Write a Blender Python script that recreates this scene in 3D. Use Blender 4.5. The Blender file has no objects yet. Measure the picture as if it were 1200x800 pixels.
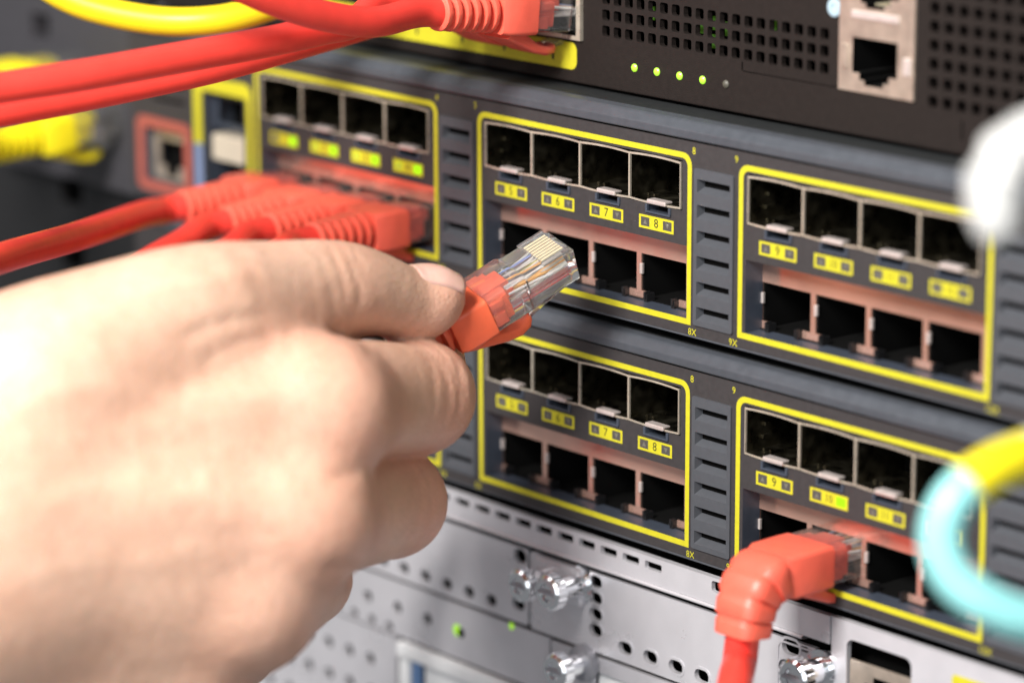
import bpy, bmesh, math, random
import numpy as np
from mathutils import Matrix, Vector
from mathutils.geometry import delaunay_2d_cdt

random.seed(4)
SC = bpy.context.scene
COL = SC.collection
MM = 0.001                                   # everything below is written in millimetres

# ------------------------------------------------------------------ camera
CAM = np.array([528.839, -443.1656, 122.401])
CANG = [math.radians(a) for a in (76.11066, 0.232124, 49.413861)]
FPX = 4045.17                                # focal length in pixels of the 1200 px wide photograph
cam_data = bpy.data.cameras.new('camera')
cam = bpy.data.objects.new('camera', cam_data)
COL.objects.link(cam)
cam.location = [c * MM for c in CAM]
cam.rotation_euler = CANG
cam_data.sensor_width = 36.0
cam_data.lens = FPX * 36.0 / 1200.0
cam_data.clip_start = 0.02
cam_data.clip_end = 20
cam_data.dof.use_dof = True
cam_data.dof.focus_distance = 0.666
cam_data.dof.aperture_fstop = 7.6
SC.camera = cam

# ------------------------------------------------------------------ light
world = bpy.data.worlds.new('World')
SC.world = world
world.use_nodes = True
bg = world.node_tree.nodes['Background']
bg.inputs[0].default_value = (0.93, 0.96, 1.0, 1)
bg.inputs[1].default_value = 0.22


def area(name, loc, target, size, power, color):
    d = bpy.data.lights.new(name, 'AREA')
    d.shape = 'RECTANGLE'
    d.size, d.size_y = size
    d.energy = power
    d.color = color
    o = bpy.data.objects.new(name, d)
    COL.objects.link(o)
    o.location = [c * MM for c in loc]
    v = Vector(target) - Vector(loc)
    o.rotation_euler = v.to_track_quat('-Z', 'Y').to_euler()
    return o


area('key_softbox', (220, -620, 470), (20, -20, -40), (0.26, 0.24), 14.8, (1.0, 0.965, 0.92))
area('side_softbox', (-300, -600, 560), (0, -40, -40), (0.45, 0.5), 2.4, (1.0, 0.98, 0.96))
area('fill_softbox', (620, -560, 40), (30, 0, -60), (0.5, 0.5), 1.6, (0.93, 0.97, 1.0))

SC.view_settings.view_transform = 'Standard'
SC.view_settings.look = 'None'
SC.view_settings.exposure = 0.0
SC.view_settings.gamma = 1.0
SC.view_settings.use_curve_mapping = False

# ------------------------------------------------------------------ pixel <-> space helpers
_c, _s = np.cos, np.sin
rx_, ry_, rz_ = CANG
CM = (np.array([[_c(rz_), -_s(rz_), 0], [_s(rz_), _c(rz_), 0], [0, 0, 1]])
      @ np.array([[_c(ry_), 0, _s(ry_)], [0, 1, 0], [-_s(ry_), 0, _c(ry_)]])
      @ np.array([[1, 0, 0], [0, _c(rx_), -_s(rx_)], [0, _s(rx_), _c(rx_)]]))


def at(u, v, d):
    """photo pixel + depth along the view axis (mm) -> point in mm"""
    return CAM + d * (CM @ np.array([(u - 600) / FPX, (400 - v) / FPX, -1.0]))


# ------------------------------------------------------------------ materials
def srgb(r, g, b):
    def f(c):
        c /= 255.0
        return c / 12.92 if c <= 0.04045 else ((c + 0.055) / 1.055) ** 2.4
    return (f(r), f(g), f(b), 1.0)


def mat(name, col, rough=0.5, metal=0.0, var=0.0, vscale=400.0, bump=0.0, bscale=3000.0, emit=None, estr=0.0,
        coat=0.0, trans=0.0, ior=1.5, sss=0.0, sss_rad=(1, .4, .2), sss_scale=0.002, rvar=0.0, stretch=None, spec=0.5):
    m = bpy.data.materials.new(name)
    m.use_nodes = True
    nt = m.node_tree
    b = nt.nodes['Principled BSDF']
    b.inputs['Base Color'].default_value = col
    b.inputs['Roughness'].default_value = rough
    b.inputs['Metallic'].default_value = metal
    b.inputs['IOR'].default_value = ior
    b.inputs['Specular IOR Level'].default_value = spec
    b.inputs['Coat Weight'].default_value = coat
    b.inputs['Coat Roughness'].default_value = 0.15
    b.inputs['Transmission Weight'].default_value = trans
    if sss:
        b.inputs['Subsurface Weight'].default_value = sss
        b.inputs['Subsurface Radius'].default_value = sss_rad
        b.inputs['Subsurface Scale'].default_value = sss_scale
    if emit:
        b.inputs['Emission Color'].default_value = emit
        b.inputs['Emission Strength'].default_value = estr
    tc = nt.nodes.new('ShaderNodeTexCoord')
    vec = tc.outputs['Object']
    if stretch:
        mp = nt.nodes.new('ShaderNodeMapping')
        mp.inputs['Scale'].default_value = stretch
        nt.links.new(vec, mp.inputs['Vector'])
        vec = mp.outputs['Vector']
    if var or rvar:
        n = nt.nodes.new('ShaderNodeTexNoise')
        n.inputs['Scale'].default_value = vscale
        n.inputs['Detail'].default_value = 5
        nt.links.new(vec, n.inputs['Vector'])
        if var:
            r = nt.nodes.new('ShaderNodeMapRange')
            r.inputs['From Min'].default_value = 0.3
            r.inputs['From Max'].default_value = 0.7
            r.inputs['To Min'].default_value = 1 - var
            r.inputs['To Max'].default_value = 1 + var
            nt.links.new(n.outputs['Fac'], r.inputs['Value'])
            mx = nt.nodes.new('ShaderNodeVectorMath')
            mx.operation = 'SCALE'
            mx.inputs[0].default_value = col[:3]
            nt.links.new(r.outputs['Result'], mx.inputs['Scale'])
            nt.links.new(mx.outputs['Vector'], b.inputs['Base Color'])
        if rvar:
            r2 = nt.nodes.new('ShaderNodeMapRange')
            r2.inputs['From Min'].default_value = 0.3
            r2.inputs['From Max'].default_value = 0.7
            r2.inputs['To Min'].default_value = max(0.02, rough - rvar)
            r2.inputs['To Max'].default_value = rough + rvar
            nt.links.new(n.outputs['Fac'], r2.inputs['Value'])
            nt.links.new(r2.outputs['Result'], b.inputs['Roughness'])
    if bump:
        n2 = nt.nodes.new('ShaderNodeTexNoise')
        n2.inputs['Scale'].default_value = bscale
        n2.inputs['Detail'].default_value = 4
        nt.links.new(vec, n2.inputs['Vector'])
        bp = nt.nodes.new('ShaderNodeBump')
        bp.inputs['Strength'].default_value = bump
        bp.inputs['Distance'].default_value = 0.0002
        nt.links.new(n2.outputs['Fac'], bp.inputs['Height'])
        nt.links.new(bp.outputs['Normal'], b.inputs['Normal'])
    return m


M = {
    'plate': mat('charcoal_paint', (0.040, 0.036, 0.037, 1), 0.55, var=0.10, vscale=900, bump=0.25, bscale=5000, rvar=0.06, spec=0.25),
    'bezel': mat('blue_grey_plastic', (0.060, 0.066, 0.078, 1), 0.34, var=0.08, vscale=500, bump=0.2, bscale=6000, rvar=0.05),
    'cover': mat('cover_dark_reflection', (0.022, 0.024, 0.025, 1), 0.5, spec=0.25, var=0.12, vscale=500, bump=0.2, bscale=5000),  # dark reflection on the top sheet, put into its colour
    'vent': mat('vent_plastic', (0.064, 0.068, 0.078, 1), 0.42, var=0.06, vscale=700, bump=0.2, bscale=6000),
    'inner': mat('cavity_plastic', (0.045, 0.055, 0.075, 1), 0.35, var=0.1),
    'black': mat('black_interior', (0.003, 0.003, 0.003, 1), 0.8, spec=0.1),
    'blackplastic': mat('black_plastic', (0.012, 0.012, 0.013, 1), 0.3),
    'yellow': mat('yellow_print', (0.50, 0.455, 0.018, 1), 0.5, var=0.07, vscale=900),
    'redprint': mat('red_print', (0.33, 0.08, 0.06, 1), 0.5, var=0.1),
    'blueprint': mat('blue_print', (0.17, 0.22, 0.36, 1), 0.5, var=0.1),
    'digit': mat('black_print', (0.02, 0.02, 0.01, 1), 0.6),
    'window': mat('indicator_plastic', (0.07, 0.065, 0.06, 1), 0.35),
    'windowmark': mat('indicator_mark', (0.14, 0.135, 0.11, 1), 0.4),
    'lit': mat('lit_indicator', (0.06, 0.2, 0.005, 1), 0.4, emit=(0.42, 0.95, 0.0, 1), estr=1.0),
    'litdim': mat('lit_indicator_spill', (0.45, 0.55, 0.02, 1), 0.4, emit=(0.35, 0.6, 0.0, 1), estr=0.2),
    'nickel': mat('cage_nickel', (0.62, 0.55, 0.45, 1), 0.3, metal=0.55, var=0.12, vscale=300, rvar=0.08, bump=0.1, bscale=1500),
    'cageinner': mat('cage_nickel_shaded', (0.16, 0.145, 0.105, 1), 0.32, metal=1.0, var=0.25, vscale=400, rvar=0.1),  # darker copy of the cage nickel, shade inside the slots put into colour
    'latch': mat('latch_tin', (0.86, 0.76, 0.72, 1), 0.35, metal=0.65, var=0.08, vscale=600),
    'shield': mat('reflection_tinted_shield', (0.97, 0.60, 0.48, 1), 0.20, metal=0.80, var=0.06, vscale=200, rvar=0.06, bump=0.05, bscale=600),  # reflections of the hand and red cables tinted into the metal colour
    'topplate': mat('dark_brown_paint', (0.016, 0.0122, 0.0110, 1), 0.6, var=0.12, vscale=800, bump=0.35, bscale=4200, spec=0.14),
    'mgmt': mat('tin_shield', (0.62, 0.52, 0.43, 1), 0.36, metal=0.75, var=0.12, vscale=350, rvar=0.06),
    'ledgreen': mat('green_led', (0.3, 0.6, 0.05, 1), 0.25, emit=(0.45, 0.9, 0.02, 1), estr=0.55, coat=0.5),
    'ledoff': mat('unlit_led', (0.07, 0.065, 0.05, 1), 0.5),
    'steel': mat('zinc_steel', (0.62, 0.61, 0.645, 1), 0.33, metal=0.4, var=0.05, vscale=120, rvar=0.08, bump=0.25, bscale=3500),
    'steeldark': mat('grey_steel', (0.30, 0.30, 0.33, 1), 0.45, metal=0.4, var=0.08, vscale=150),
    'whitepanel': mat('white_plastic', (0.82, 0.83, 0.84, 1), 0.35, var=0.03),
    'bluepart': mat('blue_plastic', (0.12, 0.22, 0.42, 1), 0.35, var=0.05),
    'chrome': mat('polished_screw', (0.88, 0.89, 0.91, 1), 0.14, metal=1.0, rvar=0.06, vscale=500),
    'red': mat('red_cable_jacket', (0.80, 0.055, 0.040, 1), 0.36, var=0.05, vscale=300, bump=0.12, bscale=2500, sss=0.15, sss_rad=(1, .3, .2), sss_scale=0.001),
    'boot': mat('coral_boot_rubber', (0.82, 0.125, 0.080, 1), 0.40, var=0.05, vscale=400, bump=0.18, bscale=3500, sss=0.15, sss_rad=(1, .3, .2), sss_scale=0.001),
    'bootorange': mat('orange_red_boot', (0.84, 0.145, 0.062, 1), 0.36, var=0.05, vscale=400, bump=0.15, bscale=3500, sss=0.15, sss_rad=(1, .3, .2), sss_scale=0.001),
    'ycable': mat('yellow_jacket', (0.86, 0.64, 0.012, 1), 0.33, var=0.04, vscale=300, sss=0.1, sss_scale=0.001),
    'yboot': mat('yellow_boot', (0.80, 0.68, 0.012, 1), 0.38, var=0.05, vscale=300, sss=0.1, sss_scale=0.001),
    'cyan': mat('aqua_jacket', (0.28, 0.66, 0.66, 1), 0.34, var=0.04, vscale=300),
    'white': mat('white_jacket', (0.50, 0.50, 0.49, 1), 0.4, var=0.03, vscale=300),
    'tape': mat('yellow_tape', (0.82, 0.68, 0.01, 1), 0.38, var=0.05),
    'clear': mat('clear_polycarbonate', (0.98, 0.985, 0.985, 1), 0.05, trans=0.95, ior=1.46),
    'gold': mat('gold_contact', (0.98, 0.88, 0.62, 1), 0.38, metal=0.55),
    'wire_orange': mat('orange_wire', (0.86, 0.46, 0.14, 1), 0.4),
    'wire_white': mat('white_wire', (0.85, 0.83, 0.80, 1), 0.4),
    'wire_blue': mat('blue_wire', (0.30, 0.40, 0.80, 1), 0.4),
    'wire_green': mat('green_wire', (0.06, 0.40, 0.12, 1), 0.4),
    'wire_brown': mat('brown_wire', (0.28, 0.12, 0.05, 1), 0.4),
    'cream': mat('cream_plastic', (0.55, 0.48, 0.38, 1), 0.4, var=0.04),
    'ear': mat('grey_ear_paint', (0.042, 0.040, 0.046, 1), 0.5, var=0.08, vscale=400, bump=0.2, bscale=4000),
    'rail': mat('rail_paint', (0.008, 0.008, 0.009, 1), 0.6, var=0.15),
    'back': mat('rack_black', (0.008, 0.008, 0.009, 1), 0.7),
}


def skin_material():
    m = bpy.data.materials.new('skin')
    m.use_nodes = True
    nt = m.node_tree
    L = nt.links
    b = nt.nodes['Principled BSDF']
    at_ = nt.nodes.new('ShaderNodeAttribute')
    at_.attribute_name = 'flush'
    tc = nt.nodes.new('ShaderNodeTexCoord')
    n1 = nt.nodes.new('ShaderNodeTexNoise')
    n1.inputs['Scale'].default_value = 70
    n1.inputs['Detail'].default_value = 6
    n1.inputs['Roughness'].default_value = 0.6
    L.new(tc.outputs['Object'], n1.inputs['Vector'])
    n3 = nt.nodes.new('ShaderNodeTexNoise')
    n3.inputs['Scale'].default_value = 420
    n3.inputs['Detail'].default_value = 4
    L.new(tc.outputs['Object'], n3.inputs['Vector'])
    ramp = nt.nodes.new('ShaderNodeValToRGB')
    ramp.color_ramp.elements[0].position = 0.30
    ramp.color_ramp.elements[0].color = (0.60, 0.355, 0.25, 1)
    ramp.color_ramp.elements[1].position = 0.68
    ramp.color_ramp.elements[1].color = (0.70, 0.455, 0.335, 1)
    L.new(n1.outputs['Fac'], ramp.inputs['Fac'])
    mixp = nt.nodes.new('ShaderNodeMix')
    mixp.data_type = 'RGBA'
    mixp.inputs['B'].default_value = (0.69, 0.29, 0.21, 1)
    L.new(at_.outputs['Fac'], mixp.inputs['Factor'])
    L.new(ramp.outputs['Color'], mixp.inputs['A'])
    mixn = nt.nodes.new('ShaderNodeMix')
    mixn.data_type = 'RGBA'
    mixn.blend_type = 'MULTIPLY'
    mixn.inputs['Factor'].default_value = 0.25
    L.new(mixp.outputs['Result'], mixn.inputs['A'])
    L.new(n3.outputs['Fac'], mixn.inputs['B'])
    gain = nt.nodes.new('ShaderNodeVectorMath')
    gain.operation = 'SCALE'
    gain.inputs['Scale'].default_value = 1.1
    L.new(mixn.outputs['Result'], gain.inputs[0])
    L.new(gain.outputs['Vector'], b.inputs['Base Color'])
    b.inputs['Roughness'].default_value = 0.47
    b.inputs['Subsurface Weight'].default_value = 0.35
    b.inputs['Subsurface Radius'].default_value = (1.0, 0.38, 0.2)
    b.inputs['Subsurface Scale'].default_value = 0.0013
    v = nt.nodes.new('ShaderNodeTexVoronoi')
    v.inputs['Scale'].default_value = 900
    v.feature = 'DISTANCE_TO_EDGE'
    n2 = nt.nodes.new('ShaderNodeTexNoise')
    n2.inputs['Scale'].default_value = 300
    n2.inputs['Detail'].default_value = 6
    L.new(tc.outputs['Object'], n2.inputs['Vector'])
    mv = nt.nodes.new('ShaderNodeVectorMath')
    mv.operation = 'MULTIPLY_ADD'
    L.new(n2.outputs['Color'], mv.inputs[0])
    mv.inputs[1].default_value = (0.0016, 0.0016, 0.0016)
    L.new(tc.outputs['Object'], mv.inputs[2])
    L.new(mv.outputs['Vector'], v.inputs['Vector'])
    ad = nt.nodes.new('ShaderNodeMath')
    ad.operation = 'MULTIPLY_ADD'
    L.new(v.outputs['Distance'], ad.inputs[0])
    ad.inputs[1].default_value = 0.8
    L.new(n2.outputs['Fac'], ad.inputs[2])
    bp = nt.nodes.new('ShaderNodeBump')
    bp.inputs['Strength'].default_value = 0.6
    bp.inputs['Distance'].default_value = 0.00035
    L.new(ad.outputs['Value'], bp.inputs['Height'])
    L.new(bp.outputs['Normal'], b.inputs['Normal'])
    return m


M['skin'] = skin_material()
M['nail'] = mat('thumb_nail', (0.70, 0.43, 0.36, 1), 0.28, var=0.05, vscale=200, sss=0.3, sss_scale=0.001, coat=0.15)


# ------------------------------------------------------------------ mesh builder
class MB:
    def __init__(self):
        self.v, self.f, self.m, self.s = [], [], [], []

    def add(self, verts, faces, mi=0, smooth=False):
        o = len(self.v)
        self.v += [tuple(p) for p in verts]
        for f in faces:
            self.f.append([i + o for i in f])
            self.m.append(mi)
            self.s.append(smooth)
        return self

    def box(self, x0, x1, y0, y1, z0, z1, mi=0):
        v = [(x0, y0, z0), (x1, y0, z0), (x1, y1, z0), (x0, y1, z0), (x0, y0, z1), (x1, y0, z1), (x1, y1, z1), (x0, y1, z1)]
        return self.add(v, [(0, 3, 2, 1), (4, 5, 6, 7), (0, 1, 5, 4), (1, 2, 6, 5), (2, 3, 7, 6), (3, 0, 4, 7)], mi)

    def bbox(self, x0, x1, y0, y1, z0, z1, b=0.2, mi=0):
        """box with chamfered edges"""
        bm = bmesh.new()
        bmesh.ops.create_cube(bm, size=1)
        for v in bm.verts:
            v.co = (x0 + (v.co.x + .5) * (x1 - x0), y0 + (v.co.y + .5) * (y1 - y0), z0 + (v.co.z + .5) * (z1 - z0))
        bmesh.ops.bevel(bm, geom=list(bm.edges), offset=b, segments=2, affect='EDGES', profile=0.6)
        bm.verts.index_update()
        self.add([v.co[:] for v in bm.verts], [[v.index for v in f.verts] for f in bm.faces], mi)
        bm.free()
        return self

    def plate(self, outer, holes=(), y=0.0, t=1.0, mi=0, capmi=None):
        """flat plate in the xz plane, front at y, with real openings.
        hole: polygon, or (polygon, depth, back polygon or None, wall material, cap)"""
        hs = []
        for h in holes:
            if isinstance(h, tuple) and len(h) == 5:
                hs.append(h)
            else:
                hs.append((h, t, None, mi, False))
        pts, edges, faces = [], [], []
        for poly in [outer] + [h[0] for h in hs]:
            o = len(pts)
            pts += [Vector(p) for p in poly]
            faces.append(list(range(o, o + len(poly))))
        r = delaunay_2d_cdt(pts, [], faces, 1, 1e-6)
        vs, fs, of = r[0], r[2], r[5]
        keep = [f for f, q in zip(fs, of) if not any(i > 0 for i in q)]
        fr = []
        for f in keep:                            # face towards -y
            a, b2, c2 = (vs[i] for i in f[:3])
            ar = (b2.x - a.x) * (c2.y - a.y) - (b2.y - a.y) * (c2.x - a.x)
            fr.append(f if ar > 0 else f[::-1])
        self.add([(p.x, y, p.y) for p in vs], fr, mi)
        self._wall(outer, outer, y, t, mi, False)
        for poly, d, bp, wm, cap in hs:
            bp = bp or poly
            self._wall(poly, bp, y, d, wm, True)
            if cap is not False and cap is not None:
                self.add([(p[0], y + d, p[1]) for p in bp], [list(range(len(bp)))], cap)
        return self

    def _wall(self, poly, bp, y, t, mi, inward):
        n = len(poly)
        v = [(p[0], y, p[1]) for p in poly] + [(p[0], y + t, p[1]) for p in bp]
        self.add(v, [(i, (i + 1) % n, n + (i + 1) % n, n + i) for i in range(n)], mi)

    def sweep(self, path, W, H, R, up=(0, 0, 1), mi=0, smooth=True, n=6, cap=True, side=None):
        """rounded-rectangle section (width W, height H, corner radius R, lists) along a path"""
        P = np.array(path, float)
        k = len(P)
        W, H, R = [np.broadcast_to(np.array(a, float), (k,)) for a in (W, H, R)]
        T = np.zeros_like(P)
        for i in range(k):
            a, b = P[max(i - 1, 0)], P[min(i + 1, k - 1)]
            j = i
            d = b - a
            if np.linalg.norm(d) < 1e-9:
                d = P[min(i + 2, k - 1)] - P[max(i - 2, 0)]
            T[i] = d / (np.linalg.norm(d) + 1e-12)
        upv = np.array(up, float)
        V = []
        for i in range(k):
            s = np.cross(T[i], upv)
            if side is not None:
                s = np.array(side, float) - T[i] * (T[i] @ np.array(side, float))
            s /= np.linalg.norm(s) + 1e-12
            u = np.cross(s, T[i])
            upv = u if k > 12 and R[i] >= W[i] / 2 - 1e-6 else np.array(up, float)
            for q, (sx, sz) in enumerate(((1, 1), (-1, 1), (-1, -1), (1, -1))):
                r = min(R[i], W[i] / 2, H[i] / 2)
                cx, cz = sx * (W[i] / 2 - r), sz * (H[i] / 2 - r)
                for a in range(n):
                    th = math.pi / 2 * (q + a / (n - 1 if r < W[i] / 2 - 1e-6 else n))
                    V.append(P[i] + s * (cx + r * math.cos(th)) + u * (cz + r * math.sin(th)))
        m = 4 * n
        F = []
        for i in range(k - 1):
            for j in range(m):
                F.append((i * m + j, i * m + (j + 1) % m, (i + 1) * m + (j + 1) % m, (i + 1) * m + j))
        if cap:
            F.append(list(range(m))[::-1])
            F.append([(k - 1) * m + j for j in range(m)])
        return self.add(V, F, mi, smooth)

    def tube(self, path, r, mi=0, n=5):
        r = np.array(r, float)
        return self.sweep(path, 2 * r, 2 * r, r, up=(0.03, 0.02, 1), mi=mi, n=n)

    def lathe(self, prof, axis_o, axis_d, n=24, mi=0, smooth=True):
        """prof: (distance along axis, radius)"""
        d = np.array(axis_d, float)
        d /= np.linalg.norm(d)
        a = np.cross(d, (0.3, 0.1, 1))
        a /= np.linalg.norm(a)
        b = np.cross(d, a)
        o = np.array(axis_o, float)
        V = []
        for t, r in prof:
            for j in range(n):
                th = 2 * math.pi * j / n
                V.append(o + d * t + r * (a * math.cos(th) + b * math.sin(th)))
        k = len(prof)
        F = [(i * n + j, i * n + (j + 1) % n, (i + 1) * n + (j + 1) % n, (i + 1) * n + j) for i in range(k - 1) for j in range(n)]
        F.append([j for j in range(n)][::-1])
        F.append([(k - 1) * n + j for j in range(n)])
        return self.add(V, F, mi, smooth)

    def xform(self, mtx):
        A = np.array(mtx)[:3, :3]
        t = np.array(mtx)[:3, 3]
        self.v = [tuple(A @ np.array(p) + t) for p in self.v]
        return self

    def build(self, name, mats, parent=None, recalc=True, sharp=35):
        me = bpy.data.meshes.new(name)
        me.from_pydata([(p[0] * MM, p[1] * MM, p[2] * MM) for p in self.v], [], self.f)
        if not isinstance(mats, (list, tuple)):
            mats = [mats]
        for q in mats:
            me.materials.append(M[q])
        me.polygons.foreach_set('material_index', self.m)
        me.polygons.foreach_set('use_smooth', self.s)
        if recalc:
            bm = bmesh.new()
            bm.from_mesh(me)
            bmesh.ops.remove_doubles(bm, verts=bm.verts, dist=1e-7)
            bmesh.ops.recalc_face_normals(bm, faces=bm.faces)
            for e in bm.edges:
                if len(e.link_faces) == 2 and e.calc_face_angle(0) > math.radians(sharp):
                    e.smooth = False
            bm.to_mesh(me)
            bm.free()
        me.update()
        return link(name, me, parent)


def link(name, me, parent=None):
    o = bpy.data.objects.new(name, me)
    COL.objects.link(o)
    if parent is not None:
        o.parent = parent
    return o


def rect(x0, x1, z0, z1):
    return [(x0, z0), (x1, z0), (x1, z1), (x0, z1)]


def rrect(x0, x1, z0, z1, r, n=4, corners=(1, 1, 1, 1)):
    """rounded rectangle; corners: BL, BR, TR, TL"""
    out = []
    for k, (cx, cz, a0) in enumerate(((x0 + r, z0 + r, 180), (x1 - r, z0 + r, 270), (x1 - r, z1 - r, 0), (x0 + r, z1 - r, 90))):
        if corners[k]:
            for i in range(n + 1):
                a = math.radians(a0 + 90 * i / n)
                out.append((cx + r * math.cos(a), cz + r * math.sin(a)))
        else:
            out.append(((x0, z0), (x1, z0), (x1, z1), (x0, z1))[k])
    return out


def disc(x, z, r, n=14, rz=None):
    rz = rz or r
    return [(x + r * math.cos(2 * math.pi * i / n), z + rz * math.sin(2 * math.pi * i / n)) for i in range(n)]


def thing(name, label, cat, loc=(0, 0, 0), group=None, mtx=None):
    o = bpy.data.objects.new(name, None)
    COL.objects.link(o)
    o.empty_display_size = 0.01
    if mtx is not None:
        o.matrix_basis = mtx
    else:
        o.location = [c * MM for c in loc]
    o['label'] = label
    o['category'] = cat
    if group:
        o['group'] = group
    return o


def copy_tree(o, parent=None):
    c = o.copy()
    COL.objects.link(c)
    c.parent = parent
    for ch in list(o.children):
        copy_tree(ch, c)
    return c


_txt = {}


def text_mb(s, x, z, size, y, align='CENTER'):
    """flat lettering in the xz plane facing -y"""
    if s not in _txt:
        cu = bpy.data.curves.new('lettering', 'FONT')
        cu.body = s
        cu.size = 1.0
        cu.align_x = 'CENTER'
        cu.align_y = 'CENTER'
        cu.resolution_u = 3
        ob = bpy.data.objects.new('lettering_source', cu)
        COL.objects.link(ob)
        dg = bpy.context.evaluated_depsgraph_get()
        me = bpy.data.meshes.new_from_object(ob.evaluated_get(dg))
        _txt[s] = ([v.co[:2] for v in me.vertices], [list(p.vertices) for p in me.polygons])
        bpy.data.meshes.remove(me)
        bpy.data.objects.remove(ob)
        bpy.data.curves.remove(cu)
    v, f = _txt[s]
    mb = MB()
    mb.add([(x + p[0] * size, y, z + p[1] * size) for p in v], f)
    return mb


def catmull(pts, n=10):
    P = [np.array(p, float) for p in pts]
    P = [2 * P[0] - P[1]] + P + [2 * P[-1] - P[-2]]
    out = []
    for i in range(1, len(P) - 2):
        for k in range(n):
            t = k / n
            a, b, c, d = P[i - 1:i + 3]
            out.append(0.5 * ((2 * b) + (c - a) * t + (2 * a - 5 * b + 4 * c - d) * t * t + (3 * b - a - 3 * c + d) * t ** 3))
    out.append(P[-2])
    return np.array(out)


# ------------------------------------------------------------------ the setting behind the devices
o = MB().box(-320, 320, 330, 336, -320, 320).build('back_wall', 'back')
o['kind'] = 'structure'

# ------------------------------------------------------------------ the two dark switches
U = 44.45
PER = 75.9
POSTS = [1.3, 15.4, 29.5, 43.6, 57.7]


def profile_x(mb, prof, x0, x1, mi=0, smooth=True):
    n = len(prof)
    v = [(x0, p[0], p[1]) for p in prof] + [(x1, p[0], p[1]) for p in prof]
    mb.add(v, [(i, i + 1, n + i + 1, n + i) for i in range(n - 1)], mi, smooth)
    return mb


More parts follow.
